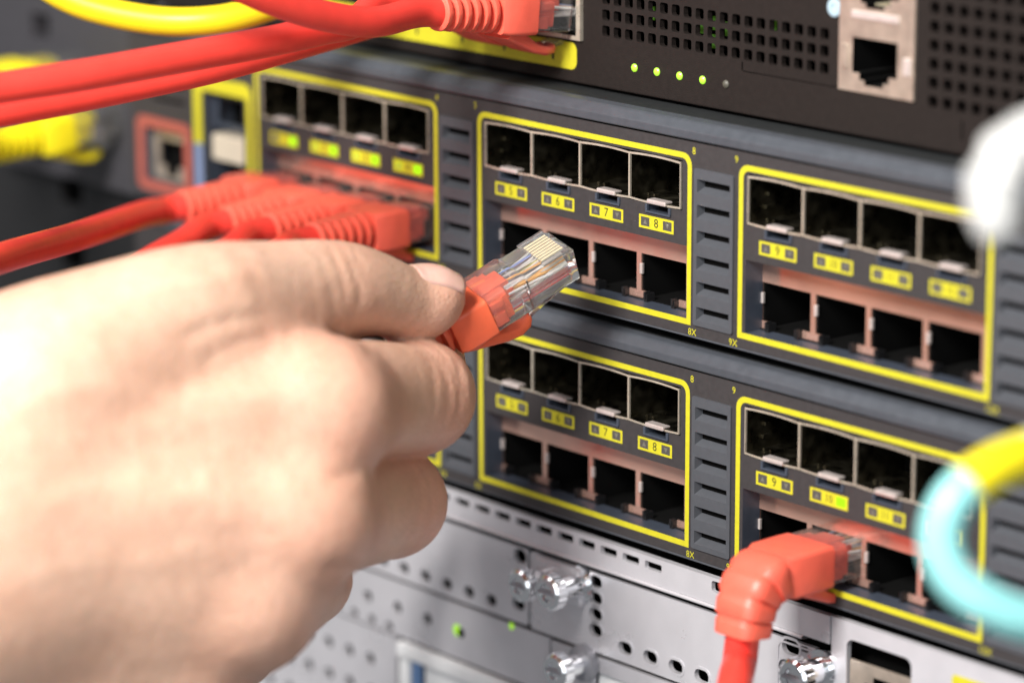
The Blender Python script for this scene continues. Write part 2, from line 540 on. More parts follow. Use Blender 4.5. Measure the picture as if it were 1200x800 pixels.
def build_switch(label, lower):
    root = thing('network_switch', label, 'network switch', (0, 0, -U if lower else 0))
    XL, XR = -124.0, 172.0
    b = MB()
    b.box(XL + .2, XR, 6.5, 150, -36.4, -36.2)
    b.box(XL + .2, XR, 1.3, 150, 5.6, 6.0)
    b.box(XL + .2, XL + 1, 1.3, 150, -36.2, 5.6)
    b.box(XR - 1, XR, 1.3, 150, -36.2, 5.6)
    b.box(XL + 1, XR - 1, 60, 61, -36.2, 5.6)
    b.build('chassis', 'black', root)
    tb = MB()
    profile_x(tb, [(1.3, 2.7), (-0.35, 2.72), (-0.6, 2.85), (-0.7, 3.05), (-0.78, 4.35), (-0.7, 4.6), (0.75, 5.85), (1.2, 6.1), (3, 6.42)], XL, XR, smooth=False)
    tb.build('top_bezel', 'bezel', root, recalc=False)
    MB().box(XL, XR, 2.8, 149, 6.1, 6.5).build('top_cover', 'cover', root)
    bb = MB()
    profile_x(bb, [(1.3, -35.3), (0.05, -35.32), (-0.12, -35.5), (0.1, -35.72), (0.8, -35.8), (6, -35.9), (149, -36.15)], XL, XR)
    bb.build('bottom_bezel', 'bezel', root, recalc=False)
    holes = []
    for f in range(3):
        ox = (f - 1) * PER
        holes.append((rect(ox + 2.3, ox + 60.55, -11.35, -1.6), 1.3, None, 0, False))
        holes.append((rect(ox + 2.0, ox + 61.9, -32.1, -18.0), 4.6, None, 1, False))
        holes.append((rect(ox + 64.4, ox + 74.3, -32.6, -2.9), 1.3, None, 0, False))
        for i in range(4):
            x = ox + 2.5 + 14.43 * i
            holes.append((rect(x + 5.0, x + 11.2, -12.8, -11.5), 3.0, None, 1, 2))
    holes.append((rect(-119.0, -103.6, -31.4, -19.4), 6, None, 1, 2))
    holes.append((rect(-95.2, -80.2, -32.5, -8.2), 8, None, 1, 2))
    for z in (-8.6, -12.2):
        holes.append((rect(-115.5, -102.5, z - 0.6, z + 0.6), 2, None, 0, 2))
    MB().plate(rect(XL, XR, -35.25, 2.3), holes, 0, 1.3).build('face_plate', ['plate', 'inner', 'black'], root)
    # yellow printed frames
    for f in range(3):
        ox = (f - 1) * PER
        MB().plate(rrect(ox, ox + 63.1, -33.3, 0, 2.4, 5, (0, 0, 1, 1)), [rrect(ox + 1.15, ox + 61.98, -32.15, -1.1, 1.5, 5, (0, 0, 1, 1))],
                   -0.05, 0.04).build('port_group_outline', 'yellow', root)
        vent(root, ox + 64.0)
        for i in range(4):
            x = ox + 2.5 + 14.43 * i
            sfp(root, x, i == 0)
        # the metal shield with four openings
        hs = []
        for a, c in zip(POSTS[:-1], POSTS[1:]):
            a, c = ox + a, ox + c
            hs.append([(a + .65, -22.9), (a + .65, -30.4), (a + 2.7, -30.4), (a + 2.7, -32.3), (c - 2.7, -32.3), (c - 2.7, -30.4), (c - .65, -30.4), (c - .65, -22.9)])
        sh = MB().plate(rect(ox + POSTS[0] - .9, ox + 62.5, -33.0, -17.2), hs, 4.5, 0.35).build('port_shield', 'shield', root)
        for k, p in enumerate(POSTS):
            x = ox + p
            w = MB()
            for sgn in (-1, 1):
                w.box(x + sgn * 3.15 - .45, x + sgn * 3.15 + .45, 3.3, 5.4, -32.08, -30.5)
                w.box(x + sgn * 3.15 - .25, x + sgn * 3.15 + .25, 3.0, 4.4, -31.4, -30.1)
            w.box(x - 2.9, x + 2.9, 4.0, 4.45, -32.08, -31.75)
            w.build('latch_bracket', 'blackplastic', sh)
            MB().bbox(x + .5, x + 1.25, 4.15, 4.75, -27.0, -24.9, .12).build('spring_finger', 'latch', sh)
            if k < 4:
                MB().box(x + .9, x + 13.2, 4.9, 24, -32.2, -32.0).box(x + .7, x + 1.0, 4.9, 24, -32, -19).box(x + 13.1, x + 13.4, 4.9, 24, -32, -19) \
                    .box(x + .9, x + 13.2, 23, 24, -32, -19).build('port_liner', 'black', sh)
        base = f * 4
        for i in range(4):
            n = base + i + 1
            lit = (f == 0) or (lower and n == 10)
            port_label(root, ox + 5.55 + 14.3 * i, -13.75, str(n), lit, f == 0)
    # small yellow numbering
    for s, x, z in (('1', -74, 1.1), ('4', -12.9, 0.9), ('5', -0.6, 0.9), ('8', 63.7, 0.6), ('9', 75.2, 0.6), ('12', 139, 0.6),
                    ('1X', -74.8, -34.6), ('4X', -11.9, -34.6), ('5X', -.4, -34.7), ('8X', 63.6, -34.6), ('9X', 74.8, -34.6), ('12X', 139.8, -34.6)):
        text_mb(s, x, z, 1.9, -0.06).build('lettering', 'yellow', root, recalc=False)
    # the end with the console ports
    MB().plate(rrect(-122, -100.6, -34, -16.8, 2.2), [rrect(-119.2, -103.4, -31.6, -19.2, 1.0)], -0.05, 0.04).build('console_outline', 'redprint', root)
    MB().plate([(-99.2, -20.4), (-96.2, -20.4), (-96.2, -8.6), (-95.6, -8.0), (-79.8, -8.0), (-79.2, -8.6), (-79.2, -33.2), (-77.4, -33.2), (-77.4, -6.2), (-79, -4.7), (-97.5, -4.9), (-99.2, -6.6)],
               [], -0.05, 0.04).build('management_outline', 'yellow', root)
    MB().plate(rect(-99.2, -96.2, -33.2, -20.4), [], -0.05, 0.04).build('management_outline', 'blueprint', root)
    MB().bbox(-93.5, -81.5, 0.6, 8, -23.5, -17.6, .6).build('usb_socket', 'cream', root)
    pm = MB()
    pm.plate(rect(-118.6, -104.0, -31.2, -19.6), [[(-116, -22), (-116, -28), (-113.6, -28), (-113.6, -30.4), (-109, -30.4), (-109, -28), (-106.4, -28), (-106.4, -22)]], 2.0, 0.4)
    pm.build('console_socket', 'mgmt', root)
    pm = MB().plate(rect(-94.9, -80.6, -16.4, -8.6), [rect(-93.3, -82.2, -15.2, -9.6)], 2.5, 0.4)
    pm.build('management_socket', 'inner', root)
    # mounting ear
    if not lower:
        MB().plate(rect(-184, -124.1, -36.6, 6.0), [(rect(-166.5, -159, -4.2, 1.6), 4, None, 0, 1), (rect(-166.5, -159, -34, -29), 4, None, 0, 1)], 1.0, 2.0) \
            .build('mounting_ear', ['ear', 'black'], root)
    return root


def vent(root, x):
    hs = []
    for i in range(6):
        z = -3.55 - 4.95 * i
        fr = rect(x + 0.9, x + 9.8, z - 3.6, z - 1.0)
        bk = rect(x + 1.3, x + 9.4, z - 2.6, z - 1.0)
        hs.append((fr, 1.7, bk, 0, 1))
    MB().plate(rrect(x, x + 10.7, -33.0, -2.5, .5, 3), hs, -0.35, 1.6).build('vent_block', ['vent', 'black'], root)


def sfp(root, x, first=False):
    x1, z0, z1 = x + 14.43, -11.2, -1.8
    t = 0.2
    mb = MB()
    n = 6
    D = 42
    top = [(x + (x1 - x) * i / n, z1 + 0.28 * 4 * (i / n) * (i / n - 1) * -1 - 0.16) for i in range(n + 1)]
    bot = [(x + (x1 - x) * i / n, z0 + 0.22 * 4 * (i / n) * (1 - i / n) * -1 + 0.1) for i in range(n + 1)]
    for prof, sg in ((top, -1), (bot, 1)):
        for a, b in zip(prof[:-1], prof[1:]):
            v = [(a[0], -0.2, a[1]), (b[0], -0.2, b[1]), (b[0], D, b[1]), (a[0], D, a[1]),
                 (a[0], -0.2, a[1] + sg * 2 * t), (b[0], -0.2, b[1] + sg * 2 * t), (b[0], D, b[1] + sg * 2 * t), (a[0], D, a[1] + sg * 2 * t)]
            mb.add(v, [(0, 1, 5, 4)])
            mb.add(v, [(0, 1, 2, 3), (4, 5, 6, 7)], 2)
    for xa in (x, x1 - t):
        mb.box(xa, xa + t, -0.25, 0.2, z0 + .1, z1 - .15)
        mb.box(xa, xa + t, 0.2, D, z0 + .1, z1 - .15, 2)
    mb.box(x + t, x1 - t, 13, 13.3, z0, z1, 1)
    # small springs and dimples inside
    for q, zz in ((4.2, -3.3), (4.6, -6.0), (4.0, -8.4)) if first else ():
        mb.bbox(x + .2, x + .75, q, q + 1.6, zz - .35, zz + .35, .1, 2)
    for q in (1.6, 3.3, 10.6, 12.2):
        mb.bbox(x + q, x + q + .5, 3.0, 4.4, z0 + .4, z0 + 1.0, .1, 2)
    c = mb.build('transceiver_cage', ['nickel', 'black', 'cageinner'], root)
    lt = MB()
    x += random.uniform(-.15, .15)
    lt.bbox(x + 5.5, x + 10.7, -0.75, 1.2, -10.75, -10.3, .18)
    lt.bbox(x + 5.5, x + 10.7, -0.85, -0.3, -11.15, -10.4, .2)
    lt.build('latch_tab', 'latch', c)
    lb = MB()
    lb.bbox(x + 4.5, x + 11.5, -0.35, 0.3, -13.15, -12.75, .1)
    lb.bbox(x + 4.5, x + 5.1, -0.35, 0.3, -12.8, -11.5, .1)
    lb.bbox(x + 11.0, x + 11.6, -0.35, 0.3, -12.8, -11.5, .1)
    lb.build('latch_guide', 'inner', c)


def port_label(root, x, z, s, lit, strong):
    w0, w1 = rect(x + .55, x + 2.95, z - 2.2, z - .42), rect(x + 6.75, x + 9.2, z - 2.2, z - .42)
    p = MB().plate(rect(x, x + 9.75, z - 2.65, z), [w0, w1], -0.05, 0.04).build('port_label', 'yellow', root)
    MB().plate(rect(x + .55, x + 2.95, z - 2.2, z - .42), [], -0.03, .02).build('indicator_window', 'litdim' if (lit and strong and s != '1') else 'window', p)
    MB().plate([(x + 1.2, z - 1.8), (x + 2.3, z - 1.8), (x + 1.75, z - .8)], [], -0.06, .02).build('arrow_mark', 'windowmark', p)
    MB().plate(rect(x + 6.75, x + 9.2, z - 2.2, z - .42), [], -0.03, .02).build('indicator_window', 'lit' if lit else 'window', p)
    MB().plate([(x + 7.45, z - .85), (x + 8.0, z - 1.85), (x + 8.55, z - .85)], [], -0.06, .02).build('arrow_mark', 'lit' if lit else 'windowmark', p)
    text_mb(s, x + 4.85, z - 1.33, 2.5 if len(s) == 1 else 2.1, -0.07).build('lettering', 'digit', p, recalc=False)


build_switch('dark grey switch with green lit port indicators and four red plugs in one group', False)
build_switch('dark grey switch stacked between the silver server chassis and an identical unit above', True)

# ------------------------------------------------------------------ the dark appliance on top
ap = thing('network_appliance', 'black brown appliance with perforated grilles and row of tiny green lights', 'network appliance', (0, 8, 7.4))
Z0 = 7.4
hs = []
for r in range(3):
    for c in range(19):
        x, z = 28.8 + 3.315 * c, 17.65 + 3.16 * r - Z0
        hs.append((rrect(x, x + 2.25, z, z + 2.15, .45, 2), 1.2, None, 0, False))
for r in range(7):
    for c in range(16):
        x, z = 116.6 + 3.42 * c, 16.0 + 3.36 * r - Z0
        hs.append((rrect(x - 1.12, x + 1.12, z - 1.05, z + 1.05, .5, 2), 1.2, None, 0, False))
hs.append((rect(94.0, 112.0, 15.7 - Z0, 45 - Z0), 1.2, None, 0, False))
hs.append((rect(-6.5, 23.2, 15.9 - Z0, 29 - Z0), 1.2, None, 0, False))
hs.append((rect(68.0, 68.35, 15.6 - Z0, 17.3 - Z0), .6, None, 0, 1))
hs.append((rect(68.35, 93.5, 15.45 - Z0, 15.65 - Z0), .6, None, 0, 1))
hs.append((rect(123.6, 124.0, 2.5, 13.5 - Z0), .6, None, 0, 1))
MB().plate(rect(-130, 190, 0.3, 60), hs, 0, 1.2).build('face_plate', ['topplate', 'black'], ap)
bb = MB()
profile_x(bb, [(1.2, 0.5), (0.0, 0.32), (0.4, -0.1), (1.4, -0.4), (150, -0.4)], -130, 190)
bb.build('bottom_bezel', 'topplate', ap, recalc=False)
MB().box(-129, 189, 30, 31, 0, 60).box(-129, 189, 1.3, 31, 59.5, 60).box(-129, 189, 1.3, 31, -.2, 0).build('chassis', 'black', ap)
# circuit board with a few green glows behind the grille
bd = MB()
for x, z, w in ((52.5, 22, 1.0), (55.9, 23, 1.2), (55.7, 19.5, 1.0), (59.3, 22.3, .9), (72.6, 24.7, .35), (38.9, 23, .6)):
    bd.box(x, x + w, 4.0, 4.3, z - Z0 - 1.5, z - Z0 + 1.2)
bd.build('circuit_board', 'ledoff', ap).data.materials[0] = mat('board_green', (0.05, 0.16, 0.02, 1), 0.4, emit=(0.2, 0.5, 0.02, 1), estr=0.06)
for i in range(5):
    x = 38.3 + 6.4 * i
    MB().lathe([(0, .85), (.35, .8), (.6, .55), (.72, .15)], (x, 0.15, 12.5 - Z0), (0, -1, 0), 14).build('status_light', 'ledgreen' if i < 4 else 'ledoff', ap)
# yellow printed port strip
ys = MB().plate(rrect(-62, 21.3, 9.9 - Z0, 15.3 - Z0, 1.6, 5), [], -0.05, .04).build('port_strip', 'yellow', ap)
for k, x in enumerate((-44, -29, -14.2, -0.8, 14.2)):
    MB().plate(rect(x - .35, x + .35, 11.3 - Z0, 13.2 - Z0), [], -0.08, .02).build('port_mark', 'digit', ys)
# two sockets in the tin frame
mg = MB()
T = lambda z: [(97.2, z + 9.6), (97.2, z + 3.1), (99.0, z + 3.1), (99.0, z + 1.9), (100.3, z + 1.9), (100.3, z + 1.0), (104.9, z + 1.0), (104.9, z + 1.9), (106.3, z + 1.9), (106.3, z + 3.1), (108.3, z + 3.1), (108.3, z + 9.6)]
mg.plate(rect(93.7, 112.3, 15.5 - Z0, 45 - Z0), [(T(15.9 - Z0), 14, None, 1, 1), (T(30.0 - Z0), 14, None, 1, 1)], -0.5, 1.6)
mgo = mg.build('management_sockets', ['mgmt', 'black'], ap)
for z in (21.5, 35.6):
    MB().bbox(94.4, 96.2, -0.8, 0, z - Z0 - 2, z - Z0 + 2.6, .25).build('side_spring', 'mgmt', mgo)
    MB().bbox(109.9, 111.7, -0.9, 0, z - Z0 - 1.6, z - Z0 + 1.6, .25).build('side_spring', 'latch', mgo)
MB().bbox(96.9, 108.6, -0.85, 0, 29.0 - Z0, 30.4 - Z0, .2).build('socket_lip', 'latch', mgo)
ct = MB()
for i in range(8):
    ct.box(100.2 + .95 * i, 100.65 + .95 * i, 2, 7, 31.3 - Z0, 31.6 - Z0)
ct.build('contact_pins', 'gold', mgo)
MB().lathe([(0, 1.7), (.4, 1.7), (.5, 1.5), (.5, .7), (.2, .6)], (92.2, 0, 30.2 - Z0), (0, -1, 0), 18).build('port_badge', 'ledoff', ap).data.materials[0] = \
    mat('pale_blue_plastic', (0.36, 0.48, 0.56, 1), 0.4)
# the metal frame round the socket of the red plug
MB().plate(rect(-6.3, 23.0, 16.0 - Z0, 28.9 - Z0), [(rect(-5.0, 7.6, 16.9 - Z0, 28 - Z0), 14, None, 1, 1), (rect(9.2, 21.8, 16.9 - Z0, 28 - Z0), 14, None, 1, 1)], -0.7, 1.5).build('socket_frame', ['nickel', 'black'], ap)

# ------------------------------------------------------------------ the silver chassis underneath
sv = thing('server_chassis', 'silver sheet metal server chassis with slotted panels and thumbscrews', 'server', (0, 1, -82.2))
ZB = -82.2


def zz(z):
    return z - ZB


def oval(x, z, w, h):
    return rrect(x - w / 2, x + w / 2, zz(z) - h / 2, zz(z) + h / 2, min(w, h) / 2 - .05, 4)


def sh_hole(p, d=1.0):
    return (p, d, None, 0, False)


MB().box(-150, 172, 6, 120, zz(-200), -.2).build('chassis', 'black', sv)
h = []
for i in range(-18, 16):
    x = 0.2 + 6.55 * i
    if x < 55:
        h.append(sh_hole(rrect(x - 2.4, x + 2.4, zz(-85.0), zz(-83.4), .3, 2)))
h.append(sh_hole(rrect(69.2, 74.0, zz(-85.2), zz(-83.0), .5, 2)))
MB().plate(rect(-150, 101, zz(-87.8), -0.15), h, -0.6, 1.4).build('perforated_strip', 'steel', sv)
# shiny folded edge under the strip
e = MB()
profile_x(e, [(-.6, zz(-87.85)), (-1.1, zz(-88.05)), (-1.1, zz(-88.45)), (-.5, zz(-88.6)), (1, zz(-88.6))], -150, 94.2)
e.build('folded_edge', 'steel', sv, recalc=False)
h = [sh_hole(oval(-27 + 7.3 * i - 29.2, -103.7, 3.4, 2.5)) for i in range(9)]
h += [sh_hole(oval(11.0, -102.2, 4.0, 2.9)), sh_hole(oval(11.6, -91.8, 4.0, 3.0))]
MB().plate(rrect(-150, 14.0, zz(-106.4), zz(-89.9), .8, 3), h, 0, 1.0).build('blanking_panel', 'steel', sv)
h = [sh_hole(oval(35.0, z, 3.9, 2.6)) for z in (-91.7, -95.2, -98.6, -102.0)]
h += [sh_hole(oval(43.9 + 7.4 * i, -103.5, 4.0, 2.6)) for i in range(7)]
h += [sh_hole(oval(90.4, -91.3, 4.6, 3.0)), sh_hole(oval(89.6, -95.6, 4.6, 3.0))]
h += [sh_hole(rrect(93.0, 95.0, zz(-91.4), zz(-90.2), .4, 3))]
pb = MB().plate(rrect(14.9, 101, zz(-106.6), zz(-89.9), .8, 3), h, 0, 1.0).build('slotted_panel', 'steel', sv)
# pressed rims round the slots
for hx, hz, w, hh in [(35.0, z, 3.9, 2.6) for z in (-91.7, -95.2, -98.6, -102.0)] + [(43.9 + 7.4 * i, -103.5, 4.0, 2.6) for i in range(7)] + [(90.4, -91.3, 4.6, 3.0), (89.6, -95.6, 4.6, 3.0)]:
    MB().plate(oval(hx, hz, w + 1.1, hh + 1.1), [oval(hx, hz, w + .02, hh + .02)], -0.12, .1).build('slot_rim', 'steel', pb)
MB().plate(rrect(87.0, 100.2, zz(-106), zz(-90.4), 1.6, 4), [rrect(87.25, 99.8, zz(-105.7), zz(-90.75), 1.4, 4)], -0.25, .2).build('pressed_border', 'steel', pb)
# interface panel with a socket
h = [sh_hole(rrect(105.2, 121.6, zz(-104), zz(-85.6), 1.6, 4), 1.2)]
MB().plate(rect(101.3, 172, zz(-150), -0.15), h, -0.3, 1.3).build('interface_panel', 'steel', sv)
sk = MB().plate(rect(105.6, 121.2, zz(-104), zz(-89.6)), [([(107.4, zz(-102)), (107.4, zz(-95.2)), (109.4, zz(-95.2)), (109.4, zz(-93.4)), (111.6, zz(-93.4)), (111.6, zz(-91.8)), (116.2, zz(-91.8)),
                (116.2, zz(-93.4)), (118.2, zz(-93.4)), (118.2, zz(-95.2)), (119.8, zz(-95.2)), (119.8, zz(-102))][::-1], 12, None, 1, 1)], 0.3, .5)
sk.build('socket', ['mgmt', 'black'], sv)
MB().plate(rrect(131.6, 160, zz(-110), zz(-85.6), .8, 3), [], -0.36, .04).build('yellow_label', 'yellow', sv)
# lower row of modules
h = [sh_hole(disc(x, zz(-113.3), 1.45, 12)) for x in (-60.5, -50.3, -40.0, -29.6, -19.3)]
h += [sh_hole(disc(-44.9 - 6.2 * 3 + 6.2 * i, zz(-118.3), 1.25, 10)) for i in range(6)]
lp = MB().plate(rect(-150, 20.6, zz(-119.6), zz(-107.4)), h, 0.2, 1.0).build('module_panel', 'steel', sv)
MB().plate(disc(-9.2, zz(-113.2), 1.3, 12), [], 0.12, .05).build('status_light', 'ledgreen', lp)
MB().plate(disc(-7.9, zz(-113.5), 1.1, 12), [], 0.10, .05).build('status_light', 'black', lp)
MB().plate(disc(8.6, zz(-106.9) - .9, .8, 12), [], 0.12, .05).build('status_light', 'ledgreen', lp)
MB().plate(rect(21.2, 101, zz(-150), zz(-107.6)), [rrect(34, 98, zz(-150), zz(-110.8), 1.2, 3)], 0.2, 1.0).build('module_panel', 'steel', sv)
MB().plate(rrect(34.4, 97.6, zz(-149), zz(-111.2), 1.2, 3), [], 1.4, .6).build('drive_tray', 'whitepanel', sv)
h = [sh_hole(disc(-39.4 - 7.5 * i, zz(-127.5 - 7.4 * k), 1.5, 12)) for i in range(9) for k in range(3)]
MB().plate(rect(-150, -30, zz(-170), zz(-120.2)), h, 0.2, 1.0).build('perforated_panel', 'steel', sv)
MB().bbox(-28.5, 17, -1.2, 1.0, zz(-123.5), zz(-120.3), .5).build('ejector_bar', 'whitepanel', sv)
MB().bbox(-24.5, -21.6, -0.2, 1.0, zz(-150), zz(-124), .4).build('ejector_clip', 'bluepart', sv)
MB().bbox(-29, -25.4, 0, 1.0, zz(-150), zz(-124), .3).build('drive_tray', 'whitepanel', sv)
MB().bbox(-20.6, 18, 0.4, 1.0, zz(-150), zz(-124), .3).build('drive_tray', 'whitepanel', sv)


def thumbscrew(x, z, head=-9.5, collar=None, r=3.6):
    """sprung thumbscrew standing out of the panel along -y"""
    y = 0.0
    m = MB()
    m.lathe([(0, r + .4), (.8, r + .3), (1.0, r - 1.1), (-head - 3.2, r - 1.1), (-head - 3.0, r - .2)], (x, y, zz(z)), (0, -1, 0), 22)
    s = m.build('thumbscrew', 'chrome', sv)
    k = MB()
    n = 36
    k.lathe([(-head - 3.0, r - .35), (-head - 2.8, r), (-head - .5, r), (-head, r - .5), (-head + .02, r - 1.6), (-head - .5, r - 1.9), (-head - .5, .4)], (x, y, zz(z)), (0, -1, 0), n)
    ko = k.build('knurled_head', 'chrome', s)
    ri = MB()
    for i in range(20):
        a = 2 * math.pi * i / 20
        ri.box(x + r * math.cos(a) - .22, x + r * math.cos(a) + .22, head + .5, head + 2.7, zz(z) + r * math.sin(a) - .22, zz(z) + r * math.sin(a) + .22)
    ri.build('knurling', 'chrome', ko)
    k2 = MB().box(x - r + 1, x + r - 1, head - .06, head + .4, zz(z) - .35, zz(z) + .35)
    k2.build('screw_slot', 'steeldark', ko)
    if collar:
        MB().lathe([(0, r + .4), (1.6, r + .4), (1.8, r), (1.8, r - .9)], (x, y, zz(z)), (0, -1, 0), 24).build('collar', collar, s)
    return s


thumbscrew(21.8, -93.8, -9.5, None, 3.3)
thumbscrew(30.9, -93.0, -9.8, None, 3.5)
thumbscrew(32.2, -109.4, -9.0, 'steeldark', 3.4)
thumbscrew(99.0, -93.3, -8.5, None, 3.6)
MB().bbox(18.2, 32.2, -2.0, 0, zz(-97.6), zz(-89.6), .9).build('screw_bracket', 'steel', sv)

# ------------------------------------------------------------------ rack rail beyond the ears
o = MB()
rl = thing('rack_rail', 'black steel rack rail behind the grey mounting ears', 'rack rail', (-150, 6, -180))
MB().plate(rect(-45, 26, 0, 260), [rect(-14, -5, 8 + 15.9 * i, 17 + 15.9 * i) for i in range(15)], 0, 2).build('rail_face', 'rail', rl)
MB().box(-47, -45, 0, 40, 0, 260).build('rail_flange', 'rail', rl)


# ------------------------------------------------------------------ plugs and cables
def pose(tip, ydir, up=(0, 0, 1), rot=None):
    """matrix of a plug: +Y is the way it is pushed in, Z the contact side, origin at the nose"""
    if rot is not None:
        R3 = np.array(rot)
    else:
        y = np.array(ydir, float)
        y /= np.linalg.norm(y)
        x = np.cross(y, np.array(up, float))
        x /= np.linalg.norm(x)
        R3 = np.stack([x, y, np.cross(x, y)], 1)
    # clean the rotation
    u_, _, vt = np.linalg.svd(R3)
    R3 = u_ @ vt
    m = Matrix.Identity(4)
    for i in range(3):
        for j in range(3):
            m[i][j] = R3[i, j]
        m[i][3] = tip[i] * MM
    n = np.eye(4)
    n[:3, :3] = R3
    n[:3, 3] = tip
    return m, n


def rj45(root, detail, bootmat, CL=19.4, tail=None, BL=8.2, ribs=6, fat=0):
    """clear plug body with contacts, latch, wires and its rubber boot, in plug space"""
    c = MB()
    # nose, body and shoulder of the clear housing
    path = [(0, 0, -.1), (0, -.5, 0), (0, -10.8, 0), (0, -11.0, 0.05), (0, -11.3, 0.12), (0, -CL, 0.12)]
    c.sweep(path, [10.7, 11.6, 11.7, 11.7, 12.3, 12.3], [5.9, 6.6, 6.6, 6.7, 7.3, 7.3], .55, n=4, smooth=True)
    if detail:
        for i in range(9):                        # ridges between the contacts
            x = (i - 4) * 1.02
            c.bbox(x - .17, x + .17, -6.0, -.6, 3.2, 3.5, .06)
        c.bbox(-5.85, -4.5, -6.2, -.4, 3.25, 3.62, .08)
        c.bbox(4.5, 5.85, -6.2, -.4, 3.25, 3.62, .08)
    # sprung latch under the body
    c.sweep([(0, -1.6, -3.5), (0, -3.4, -4.3), (0, -9, -5.9), (0, -15.6, -7.6)], [5.6, 6.2, 4.4, 3.6], [.5, 1.0, 1.0, .9], .12, n=2, smooth=False)
    co = c.build('clear_plug', 'clear', root)
    g = MB()
    for i in range(8):
        x = (i - 3.5) * 1.02
        g.box(x - .26, x + .26, -5.6, -.7, 2.9, 3.58)
    g.build('gold_contacts', 'gold', co)
    if detail:
        cols = ('wire_white', 'wire_blue', 'wire_white', 'wire_white', 'wire_white', 'wire_orange', 'wire_white', 'wire_white')
        for i, w in enumerate(cols):
            x = (i - 3.5) * 1.02
            x2 = (i - 3.5) * .95
            zt = 1.1 if i % 2 else -.4
            MB().tube(catmull([(x, -1.5, .4), (x, -5, .3), (x2 * 1.0, -8, zt * .6), (x2 * .8, -14.5, zt)], 5), .33, n=3).build('wire', w, co)
    b = MB()
    # block inside the housing, body, ribbed tail
    b.bbox(-4.6, 4.6, -CL - .5, -15.0, -2.5, 2.3, .3)
    b.bbox(-2.6, 2.8, -CL - .5, -13.2, 0.5, 3.25, .3)
    b.bbox(-5.3, 5.3, -CL - .5, -16.6, -2.9, -.4, .3)
    b.bbox(-5.3, 5.3, -CL - .5, -16.2, .6, 2.2, .3)
    body = [(0, -CL + .02, 0), (0, -CL - .25, 0), (0, -CL - 3, 0), (0, -CL - BL + 1.6, 0), (0, -CL - BL, 0)]
    b.sweep(body, [11.9, 12.5, 12.5, 12.2, 10.6], [7.6, 8.2, 8.4, 8.4, 8.0], .9, n=4)
    # tongue that guards the latch
    b.sweep([(0, -CL - 5.5, -3.4), (0, -CL - 2, -5.2), (0, -CL + 1.5, -6.9), (0, -CL + 4.5, -7.6), (0, -CL + 6.6, -7.3), (0, -CL + 7.6, -6.8), (0, -CL + 7.8, -6.6)], [9.4, 8.8, 8.2, 7.8, 7.0, 5.0, 3.5], [3.5, 2.6, 2.0, 1.8, 1.6, 1.2, .8], .6, n=4)
    tail = tail or [(0, -CL - 8.2, 0), (0, -CL - 21, 0)]
    tp = catmull(tail, 40 // max(1, len(tail) - 1)) if len(tail) > 2 else np.linspace(tail[0], tail[1], 41)
    # arc length parameter
    d = np.r_[0, np.cumsum(np.linalg.norm(np.diff(tp, axis=0), axis=1))]
    L = d[-1]
    s, W, H = [], [], []
    for k in range(ribs):
        a = L * (k + .0) / ribs
        g1 = L * .42 / ribs
        f = k / ribs
        w = 10.8 * (1 - f) + 7.4 * f
        hh = 8.2 * (1 - f) + 7.2 * f
        core = 6.9 - .6 * f
        if fat:
            w, hh = 12.3 - 3.6 * f, 8.9 - .8 * f
            core = hh - .5
            g1 *= .35
        s += [a, a + .06, a + g1 - .06, a + g1, a + g1 + .3, L * (k + 1) / ribs - .3]
        cw = w - .55 if fat else core
        W += [cw * .98, cw, cw, w * .97, w, w * .98]
        H += [core * .98, core, core, hh * .97, hh, hh * .98]
    s.append(L); W.append(6.6); H.append(6.6)
    q = np.stack([np.interp(s, d, tp[:, i]) for i in range(3)], 1)
    sd = (-1, 0, 0) if len(tail) > 2 else None
    b.sweep(q, W, H, [min(x, y) * (.30 if fat else .48) for x, y in zip(W, H)], n=5, side=sd)
    b.sweep([q[0] + np.array([0, 0, 0]), q[len(q) // 3], q[2 * len(q) // 3], q[-2]], [4.2, 4, 3.6, 3.2], [7.9, 7.7, 7.2, 6.8], .6, n=3, side=sd)
    b.build('boot', bootmat, root, sharp=40)
    return co


def patch_cable(label, tip, ydir, world_path, jacket='red', boot='boot', detail=False, rot=None, tail=None, group=None, name='patch_cable', r=2.95, up=(0, 0, 1), BL=8.2, ribs=6, fat=0):
    m, n = pose(tip, ydir, up=up, rot=rot)
    root = thing(name, label, 'network cable', mtx=m, group=group)
    rj45(root, detail, boot, tail=tail, BL=BL, ribs=ribs, fat=fat)
    CL = 19.4
    t = tail or [(0, -CL - 8.2, 0), (0, -CL - 21, 0)]
    a, b = np.array(t[-2], float), np.array(t[-1], float)
    dd = (b - a) / np.linalg.norm(b - a)
    st = [b - dd * 8, b - dd * 1, b + dd * 5]
    inv = np.linalg.inv(n)
    pts = st + [inv[:3, :3] @ np.array(p) + inv[:3, 3] for p in world_path]
    MB().tube(catmull(pts, 12), r, n=6).build('cable', jacket, root)
    return root


# the plug held in the fingers
HR = [[0.962, 0.272, 0.009], [-0.236, 0.851, -0.468], [-0.135, 0.449, 0.883]]
HT = (42.2, -14.15, -20.71)
patch_cable('orange red network plug with clear tip and gold contacts held between thumb and forefinger', HT, None,
            [at(430, 450, 670), at(425, 540, 696), at(395, 620, 706), at(340, 700, 706), at(225, 790, 700), at(60, 1000, 690)], boot='bootorange', detail=True, rot=HR)

